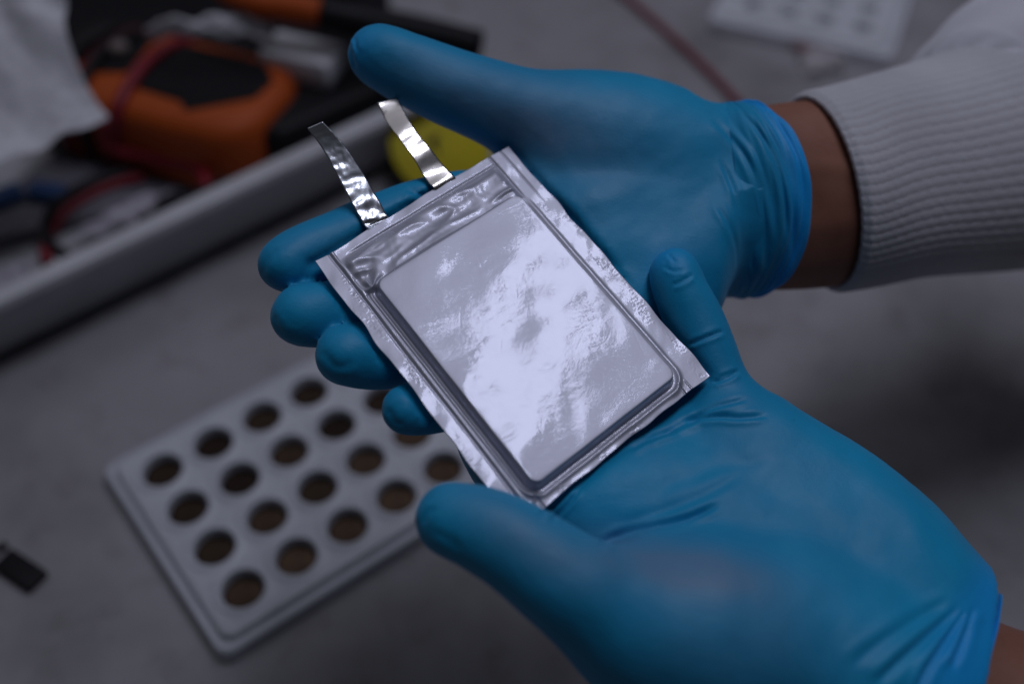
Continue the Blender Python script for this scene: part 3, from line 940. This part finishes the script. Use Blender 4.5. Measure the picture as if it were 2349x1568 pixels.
def crease(V, N, pts, width, depth, ridge=0.6):
    """press a fold into the surface along a path (both given where the fold lies)"""
    u, v, d = project(V)
    P0 = np.asarray(pts, float); V0, N0 = V, N
    sel = np.where((u > P0[:, 0].min() - 80) & (u < P0[:, 0].max() + 80) & (v > P0[:, 1].min() - 80) & (v < P0[:, 1].max() + 80))[0]
    u, v, d, V, N = u[sel], v[sel], d[sel], V[sel], N[sel]
    D, par = poly_dist(u, v, catmull(pts, 6) if len(pts) > 2 else pts)
    mm = D * d / FPX
    view = -V / np.linalg.norm(V, axis=1)[:, None]
    face = sstep(0.0, 0.3, (N * view).sum(1))
    tap = sstep(0, 0.18, par) * sstep(1.0, 0.8, par)
    g = -depth * np.exp(-(mm / width) ** 2) + ridge * depth * np.exp(-((mm - 2.0 * width) / (1.3 * width)) ** 2) \
        + 0.5 * ridge * depth * np.exp(-((mm + 2.2 * width) / (1.5 * width)) ** 2)
    out = V0.copy(); out[sel] = V + N * (g * tap * face)[:, None]
    return out
def blob(V, u0, v0, su, sv, ang=0):
    u, v, _ = project(V)
    a = math.radians(ang); x = (u - u0) * math.cos(a) + (v - v0) * math.sin(a); y = -(u - u0) * math.sin(a) + (v - v0) * math.cos(a)
    return np.exp(-(x / su) ** 2 - (y / sv) ** 2)
def set_attr(o, name, val):
    a = o.data.attributes.new(name, 'FLOAT', 'POINT')
    a.data.foreach_set("value", np.clip(val, 0, 1).astype(np.float32))
def loft(path, sub, nth, radial=None, cut=None):
    """elliptical sleeve: path of (centre xyz mm, half width along side axis, half depth, roll offset)
    radial(th, s, i) returns mm outwards"""
    C = catmull(np.array([list(c) + [a, b] for c, a, b in path]), sub)
    n = len(C)
    T = np.gradient(C[:, :3], axis=0); T /= np.linalg.norm(T, axis=1)[:, None]
    th = np.linspace(0, 2 * math.pi, nth, endpoint=False)
    s = np.linspace(0, 1, n)
    V = np.zeros((nth, n, 3))
    for i in range(n):
        view = C[i, :3] / np.linalg.norm(C[i, :3])
        side = np.cross(T[i], view); side /= np.linalg.norm(side)
        dep = np.cross(side, T[i]); dep /= np.linalg.norm(dep)
        if dep @ view > 0: dep = -dep           # towards the viewer
        a, b = C[i, 3], C[i, 4]
        nrm = np.stack([np.cos(th) / a, np.sin(th) / b], 1); nrm /= np.linalg.norm(nrm, axis=1)[:, None]
        e = radial(th, s[i]) if radial is not None else 0 * th
        sh = cut(th, s[i]) if cut is not None else 0 * th
        V[:, i] = C[i, :3] + (a * np.cos(th) + e * nrm[:, 0])[:, None] * side + (b * np.sin(th) + e * nrm[:, 1])[:, None] * dep + sh[:, None] * T[i]
    F = grid_faces(nth, n, True)
    return V.reshape(-1, 3), F

def hand_mesh(palm, fingers, thumb, lo, hi, h, cutp, kpalm=12.0, kf=6.0, kt=11.0, carve_thumb=True):
    fd = Field(lo, hi, h)
    F = fd.empty()
    for p in palm: chain(fd, F, p, kpalm, 4)
    G = fd.empty()
    for p in fingers:
        g = fd.empty(); chain(fd, g, p, 1.5, 5)
        G = smin(G, g, 0.5)
    F = smin(F, G, kf)
    X = fd.ax[0][:, None, None]; Y = fd.ax[1][None, :, None]; Z = fd.ax[2][None, None, :]
    # the soft hand gives way to the cell that lies on it
    D = np.linalg.inv(np.array([E1, E2, NC]).T)
    px, py, pz = X - P_TL[0], Y - P_TL[1], Z - P_TL[2]
    cx, cy, ch = [D[i, 0] * px + D[i, 1] * py + D[i, 2] * pz for i in range(3)]
    slab = np.maximum.reduce([-1.0 - cx, cx - W_CELL - 1.0, -1.0 - cy, cy - L_CELL - 1.0, -2.6 - ch]).astype(np.float32)
    carve = lambda f: -smin(-f, slab, 2.5)
    F = carve(F)
    g = fd.empty(); chain(fd, g, thumb, 2.0, 6)
    F = smin(F, g, kt)
    if carve_thumb: F = carve(F)
    # trim at the wrist
    a, nrm = cutp
    pl = ((X - a[0]) * nrm[0] + (Y - a[1]) * nrm[1] + (Z - a[2]) * nrm[2]).astype(np.float32)
    F = np.maximum(F, pl)
    F[0] = F[-1] = 5; F[:, 0] = F[:, -1] = 5; F[:, :, 0] = F[:, :, -1] = 5
    V, Q = surface_nets(F, fd.lo, h)
    V = smooth_mesh(V, Q, 6, 0.5)
    return subdivide(V, Q)

VOX = 1.25
PERSON = root("person", cam2world(W(1700, 900, 60)), "person in blue gloves and white knit cuff holding the silver cell in both hands", "person")

FOLDS_R = [
    ([(1652, 360), (1688, 450), (1715, 540), (1728, 640)], 0.8, 0.65, 0.8),
    ([(1640, 460), (1686, 540), (1708, 610), (1710, 690)], 0.8, 0.65, 0.8),
    ([(1690, 320), (1735, 420), (1756, 520), (1756, 640)], 1.0, 0.45, 0.8),
    ([(1625, 262), (1690, 330), (1738, 400), (1762, 480)], 1.1, 0.35, 0.8),
    ([(1660, 262), (1730, 345), (1768, 450), (1782, 560)], 1.0, 0.45, 0.8),
    ([(1700, 250), (1765, 340), (1800, 450), (1806, 560)], 0.8, 0.6, 0.8),
    ([(1730, 250), (1790, 350), (1820, 470), (1815, 600)], 0.7, 0.5, 0.8)]
# ---- right hand: comes in from the right, palm up under the cell
def build_right_hand():
    palm = [
        [(1790, 405, 23, 16.5), (1600, 392, 21, 17.0), (1400, 405, 19, 15.5), (1230, 470, 22, 11.5)],
        [(1790, 440, 26, 17.5), (1600, 445, 23, 17), (1400, 510, 21, 15), (1200, 590, 24, 11)],
        [(1800, 495, 26, 17.5), (1640, 505, 24, 17), (1430, 620, 24, 14.5), (1210, 690, 24, 10.5)],
        [(1800, 540, 24, 16.5), (1680, 555, 25, 16.5), (1480, 700, 29, 15), (1260, 790, 24, 9.5)],
        [(1600, 395, 21, 19), (1440, 350, 18, 20), (1300, 312, 13, 16.5)],
        [(1690, 565, 22, 16), (1610, 585, 26, 16), (1480, 660, 29, 15)],
    ]
    fingers = [
        [(1230, 475, 19, 11.5), (1080, 470, 17, 11), (955, 492, 14, 10.6), (850, 530, 13, 10.2), (740, 574, 11.5, 9.5), (658, 606, 8, 8.8)],
        [(1190, 590, 20, 11), (1010, 640, 22, 10.5), (880, 690, 18, 10), (780, 716, 13, 9.6), (691, 722, 8, 9.2)],
        [(1210, 690, 21, 10.5), (1080, 750, 23, 10.2), (975, 795, 19, 9.8), (880, 816, 13, 9.4), (795, 816, 8, 9.0)],
        [(1250, 790, 20, 9.5), (1150, 860, 20, 8.8), (1070, 905, 16, 8.3), (995, 928, 11, 7.8), (934, 938, 7, 7.1)],
    ]
    thumb = [(1420, 345, 15, 18), (1290, 298, 8, 15.2), (1170, 250, 0, 13.4), (1050, 208, -5, 12.2), (960, 168, -8, 11.0), (900, 141, -10, 9.9), (863, 126, -10, 9.0)]
    lo = np.array([-90, -45, -445.0]); hi = np.array([100, 108, -300.0])
    a = W(1712, 457, 15); nrm = W(1850, 445, 18) - W(1600, 452, 12); nrm /= np.linalg.norm(nrm)
    V, N, Q = hand_mesh(palm, fingers, thumb, lo, hi, VOX, (a, nrm))
    # folds
    for p, w, d, r in FOLDS_R + [
        ([(800, 90), (806, 130), (816, 165)], 0.7, 0.5, 0.9), ([(812, 84), (818, 120)], 0.6, 0.35, 0.9),
        ([(735, 800), (765, 835), (790, 838), (812, 822)], 1.2, 0.28, 0.7),
        ([(893, 935), (905, 965), (930, 975)], 0.9, 0.35, 0.7),
        ([(630, 720), (634, 750), (655, 775)], 0.9, 0.3, 0.7),
        ([(598, 640), (610, 600), (640, 565)], 1.2, 0.25, 0.7),
        ([(930, 430), (965, 445), (985, 470)], 1.3, 0.7, 0.7), ([(845, 470), (870, 490), (880, 520)], 1.2, 0.35, 0.6),
    ]:
        V = crease(V, N, p, w, d, r)
    # the wrist is held inside the cuff
    A0, A1 = W(1630, 462, 21), W(1745, 460, 21)
    T = A1 - A0; Lc = np.linalg.norm(T); T /= Lc
    vw = A0 / np.linalg.norm(A0); sd = np.cross(T, vw); sd /= np.linalg.norm(sd); dp = np.cross(sd, T)
    R = V - A0; t_ = R @ T; a_ = R @ sd; b_ = R @ dp
    k_ = np.clip(t_ / Lc, 0, 1.2)
    rho = np.sqrt((a_ / 34.0) ** 2 + (b_ / 25.5) ** 2)
    f_ = sstep(-0.5, 0.3, t_ / Lc) * np.clip(1 - 0.985 / np.maximum(rho, 1e-3), 0, 1)
    V = V - f_[:, None] * (a_[:, None] * sd + b_[:, None] * dp)
    w = waves(91, 40, 26.0); w2 = waves(93, 40, 9.0)
    V = V + N * (0.15 * w(V[:, 0], V[:, 1]) + 0.025 * w2(V[:, 0] + V[:, 2], V[:, 1]))[:, None]
    o = mk("glove", cam2world(V), Q, M_GLOVE, PERSON)
    tag(o, "blue glove of the upper hand with outstretched thumb")
    st = 0.85 * blob(V, 1230, 300, 190, 90, 18) + 0.55 * blob(V, 1010, 190, 150, 45, 22) + 0.15 * blob(V, 1420, 330, 160, 110) + 0.15 * blob(V, 760, 560, 90, 40)
    bu = 0.5 * blob(V, 815, 110, 40, 60)
    set_attr(o, "stretch", st); set_attr(o, "bunch", bu)
    # arm direction recedes to the right
    wr = lambda u, v, off: W(u, v, off)
    def cuff_r(th, s):
        b = (0.30 + 0.4 * sstep(0.5, 0.8, s)) * np.sin(24 * s + 3.0 * np.sin(th) + 0.9 * np.sin(3 * th)) ** 2 * sstep(0.1, 0.3, s)
        b += 0.8 * np.exp(-((s - 0.94) / 0.04) ** 2) + 0.5 * np.exp(-((s - 0.80 - 0.05 * np.sin(th)) / 0.04) ** 2) + 0.25 * np.exp(-((s - 0.5 + 0.1 * np.cos(th)) / 0.05) ** 2)
        b += 0.25 * np.sin(5 * th + 9 * s) + 0.18 * np.sin(11 * th - 14 * s)
        return b - 1.3 * sstep(0.96, 1.0, s)
    V, F = loft([(wr(1645, 462, 21), 31.0, 21.8), (wr(1685, 461, 20.5), 33.4, 24.9), (wr(1715, 460, 20.5), 33.2, 25.2), (wr(1748, 460, 21), 32.6, 24.6)], 26, 360, cuff_r,
                cut=lambda th, s: (11.0 * np.clip(np.sin(th), -0.3, 1) - 5.0 - 2.0 * np.cos(th)) * s)
    for p, w_, d_, r_ in FOLDS_R: V = crease(V, normals(V, F), p, w_, d_, r_)
    c = mk("glove_cuff", cam2world(V), F, M_GLOVE, o)
    s_ = np.tile(np.linspace(0, 1, len(V) // 360), 360)
    set_attr(c, "bunch", sstep(0.5, 0.85, s_)); set_attr(c, "stretch", 0 * s_)
    m = c.modifiers.new("thick", 'SOLIDIFY'); m.thickness = 0.0005; m.offset = -1
    # skin
    V, F = loft([(wr(1690, 460, 19), 30.5, 20.5), (wr(1780, 455, 23), 32.5, 21.5), (wr(1880, 446, 27), 33.6, 22.5), (wr(1990, 430, 33), 34.5, 24), (wr(2120, 400, 40), 36, 26)], 10, 120,
                lambda th, s: 0.5 * np.exp(-((th - 1.2 - 0.3 * s) / 0.10) ** 2) + 0.4 * np.exp(-((th - 1.9) / 0.12) ** 2) + 0.15 * np.sin(3 * th + 5 * s))
    f = mk("forearm", cam2world(V), F, M_SKIN, PERSON)
    tag(f, "brown wrist between the upper glove and the knit cuff")
    # ribbed knit cuff
    NR = 66
    def rib(th, s):
        wob = 0.16 * np.sin(3 * th + 5 * s) + 0.06 * np.sin(13 * s + 5 * th)
        ph = NR * th + wob * 2.0 + 0.25 * np.sin(19 * s + 2 * th)
        b = 0.27 * np.abs(np.cos(ph * 0.5)) ** 0.7
        b += 0.045 * np.sin(150 * s + 3 * np.round(ph / (2 * math.pi)))
        edge = -1.6 * sstep(0.03, 0.0, s) + 0.8 * np.sin(2 * th + 5 * s) * s + 0.5 * np.sin(4 * th - 4 * s) * s
        return b + edge
    V, F = loft([(wr(1876, 444, 26), 36.3, 26.5), (wr(1955, 430, 31), 37.4, 28), (wr(2080, 400, 38), 39.5, 30.5), (wr(2230, 372, 47), 44, 34), (wr(2400, 342, 58), 49, 38), (wr(2520, 325, 66), 52, 40)], 26, 720, rib,
                cut=lambda th, s: (-6.0 * np.clip(np.sin(th), -0.3, 1) - 2.0 * np.cos(th)) * (1 - 0.3 * s))
    sl = mk("sleeve", *coat_sleeve(wr), M_COAT, PERSON)
    tag(sl, "white lab coat sleeve above the ribbed knit cuff")
    k = mk("knit_cuff", cam2world(V), F, M_KNIT, sl)
    ns = len(V) // 720
    add_uv(k, 720, ns)
    m = k.modifiers.new("thick", 'SOLIDIFY'); m.thickness = 0.0018; m.offset = -1
    return o
def add_uv(o, nu, nv):
    me = o.data; uvl = me.uv_layers.new(name="UVMap")
    li = np.empty(len(me.loops), int); me.loops.foreach_get("vertex_index", li)
    uv = np.stack([(li % nv) / nv * 3.0, (li // nv) / nu * 3.0], 1)
    uvl.data.foreach_set("uv", uv.ravel())
def coat_sleeve(wr):
    w = waves(15, 20, 2.2)
    V, F = loft([(wr(2272, 345, 50), 34.0, 27), (wr(2285, 335, 51), 43.5, 35), (wr(2310, 320, 53), 49, 39), (wr(2380, 290, 57), 55, 45), (wr(2500, 262, 66), 60, 50), (wr(2700, 230, 78), 64, 54)], 16, 160,
                lambda th, s: 1.6 * w(2 * th, 5 * s) * sstep(0.05, 0.3, s) + 0.8 * np.sin(26 * th) * np.exp(-((s - 0.22) / 0.12) ** 2),
                cut=lambda th, s: 2.0 * np.sin(th) + 16.0 * np.cos(th) * -1.0)
    return cam2world(V), F

# ---- left hand: comes in from the lower right, thumb on the corner of the cell
def build_left_hand():
    palm = [
        [(2180, 1500, 24, 24), (2068, 1450, 20, 22), (2000, 1315, 18, 20.5), (1885, 1165, 18, 16), (1745, 1060, 18, 13), (1668, 985, 18, 10.5)],
        [(2180, 1600, 24, 24), (2020, 1490, 16, 19.5), (1800, 1230, 14.5, 14.5), (1545, 1020, 22, 11)],
        [(2180, 1660, 24, 24), (1970, 1540, 14, 19.5), (1690, 1280, 13, 14.5), (1420, 1060, 22, 11.5)],
        [(2150, 1720, 24, 22), (1880, 1510, 16, 18), (1560, 1290, 18, 13.5), (1290, 1150, 23, 11.5)],
        [(2020, 1660, 16, 24), (1850, 1520, 14, 23.5), (1640, 1450, 11, 21), (1480, 1440, 5, 16)],
        [(1560, 1130, 21, 10.5), (1420, 1160, 20, 10.5), (1330, 1200, 21, 10)],
    ]
    fingers = [
        [(1668, 985, 13, 10.2), (1652, 905, 12, 9.3), (1625, 815, 8, 8.7), (1587, 728, 4, 8.6), (1560, 665, 0, 8.0), (1545, 622, -2, 7.3)],
        [(1545, 1010, 19, 10.5), (1490, 900, 28, 10), (1440, 780, 37, 9.5), (1390, 690, 40, 8.5)],
        [(1420, 1050, 19, 11), (1340, 900, 32, 10.5), (1270, 780, 39, 10), (1220, 700, 41, 9)],
        [(1290, 1160, 18, 11), (1200, 1110, 20, 10.5), (1138, 1030, 26, 10.2), (1090, 900, 35, 9.8), (1070, 800, 37, 8.8)],
    ]
    thumb = [(1640, 1465, 3, 20), (1480, 1430, -1, 16.5), (1385, 1390, -6, 14.4), (1300, 1336, -11, 12.6), (1205, 1268, -14, 11.2), (1120, 1218, -14, 10.0), (1060, 1197, -13, 8.9), (1028, 1189, -12, 8.0)]
    lo = np.array([-32, -122, -400.0]); hi = np.array([158, 34, -255.0])
    a = W(2180, 1530, 15); nrm = W(2360, 1620, 15) - W(2160, 1520, 15); nrm /= np.linalg.norm(nrm)
    V, N, Q = hand_mesh(palm, fingers, thumb, lo, hi, VOX, (a, nrm), carve_thumb=False)
    for p, w, d, r in [
        ([(1575, 792), (1610, 778), (1662, 758)], 0.6, 0.75, 0.5),
        ([(1630, 878), (1665, 868), (1698, 850)], 0.6, 0.7, 0.5), ([(1645, 868), (1672, 856), (1700, 848)], 0.5, 0.4, 0.5),
        ([(1575, 965), (1640, 935), (1720, 912)], 0.7, 0.5, 0.8),
        ([(1555, 965), (1640, 955), (1700, 957), (1768, 952)], 0.8, 0.9, 0.6),
        ([(1480, 1010), (1560, 975), (1610, 962)], 0.9, 0.6, 0.9),
        ([(1440, 1035), (1500, 1000), (1560, 985)], 0.7, 0.5, 0.8),
        ([(1365, 1256), (1420, 1226), (1500, 1205), (1580, 1188), (1660, 1150)], 0.9, 1.5, 0.5),
        ([(1400, 1215), (1500, 1180), (1620, 1130), (1720, 1075)], 1.6, 0.5, 0.6),
        ([(1500, 1120), (1640, 1075), (1780, 1050)], 2.0, 0.3, 0.6),
        ([(1235, 1185), (1280, 1150), (1320, 1110)], 0.7, 0.9, 0.8), ([(1262, 1195), (1300, 1160), (1330, 1120)], 0.6, 0.5, 0.8),
        ([(1520, 610), (1545, 622), (1572, 618)], 0.5, 0.28, 0.7), ([(1540, 655), (1565, 645), (1592, 628)], 0.6, 0.4, 0.7), ([(1530, 580), (1550, 602)], 0.5, 0.35, 0.7),
        ([(1000, 1160), (978, 1180), (970, 1205)], 0.8, 0.35, 0.7), ([(990, 1215), (1030, 1238), (1062, 1262)], 1.0, 0.2, 0.7),
        ([(2225, 1375), (2150, 1440), (2060, 1520), (2000, 1580)], 1.3, 0.9, 0.8),
        ([(2232, 1380), (2190, 1440), (2130, 1530), (2100, 1600)], 1.0, 0.9, 0.8),
        ([(2215, 1372), (2120, 1410), (2010, 1480), (1940, 1540)], 1.5, 0.5, 0.7),
        ([(2238, 1385), (2215, 1450), (2180, 1540)], 0.9, 0.8, 0.8),
    ]:
        V = crease(V, N, p, w, d, r)
    w = waves(95, 40, 24.0); w2 = waves(97, 40, 9.0)
    V = V + N * (0.15 * w(V[:, 0], V[:, 1]) + 0.025 * w2(V[:, 0] + V[:, 2], V[:, 1]))[:, None]
    o = mk("glove", cam2world(V), Q, M_GLOVE, PERSON)
    tag(o, "blue glove of the lower hand with its thumb on the cell corner")
    st = 1.0 * blob(V, 1590, 1305, 170, 55, 8) + 0.55 * blob(V, 1200, 1230, 190, 60, 35) + 0.4 * blob(V, 1420, 1280, 180, 70, 10) + 0.4 * blob(V, 1700, 1450, 200, 150)
    u, v, _ = project(V)
    bu = 0.5 * blob(V, 1520, 590, 60, 50) + 0.8 * sstep(40, -60, (2160 - u) * 0.87 + (1440 - v) * 0.45)
    set_attr(o, "stretch", st); set_attr(o, "bunch", bu)
    def cuff_r(th, s):
        b = 0.9 * np.sin(17 * s + 2.0 * np.sin(th) + 0.8 * np.sin(3 * th)) ** 2
        b += 1.2 * np.exp(-((s - 0.93) / 0.06) ** 2) + 0.7 * np.exp(-((s - 0.6 - 0.08 * np.sin(th)) / 0.05) ** 2)
        b += 0.4 * np.sin(6 * th + 6 * s) + 0.25 * np.sin(13 * th - 9 * s)
        return b - 1.5 * sstep(0.96, 1.0, s)
    V, F = loft([(W(2090, 1579, 20), 31.0, 25), (W(2122, 1595, 20), 30.2, 25), (W(2148, 1609, 20), 31.2, 25.6), (W(2176, 1623, 20), 33.8, 27)], 30, 160, cuff_r, cut=lambda th, s: -5.0 * np.clip(np.sin(th), 0, 1) * s)
    c = mk("glove_cuff", cam2world(V), F, M_GLOVE, o)
    s_ = np.tile(np.linspace(0, 1, len(V) // 160), 160)
    set_attr(c, "bunch", 0.5 + 0.5 * sstep(0.1, 0.5, s_)); set_attr(c, "stretch", 0 * s_)
    m = c.modifiers.new("thick", 'SOLIDIFY'); m.thickness = 0.0005; m.offset = -1
    V, F = loft([(W(2100, 1585, 20), 27, 21), (W(2220, 1646, 20), 28, 22), (W(2330, 1700, 20), 30, 23.5), (W(2520, 1790, 20), 33, 27), (W(2800, 1925, 22), 37, 31), (W(3200, 2120, 26), 41, 35)], 12, 100, lambda th, s: 0.3 * np.sin(3 * th + 5 * s))
    f = mk("forearm", cam2world(V), F, M_SKIN, PERSON)
    tag(f, "brown wrist below the lower glove")
    return o
RH = build_right_hand()
LH = build_left_hand()
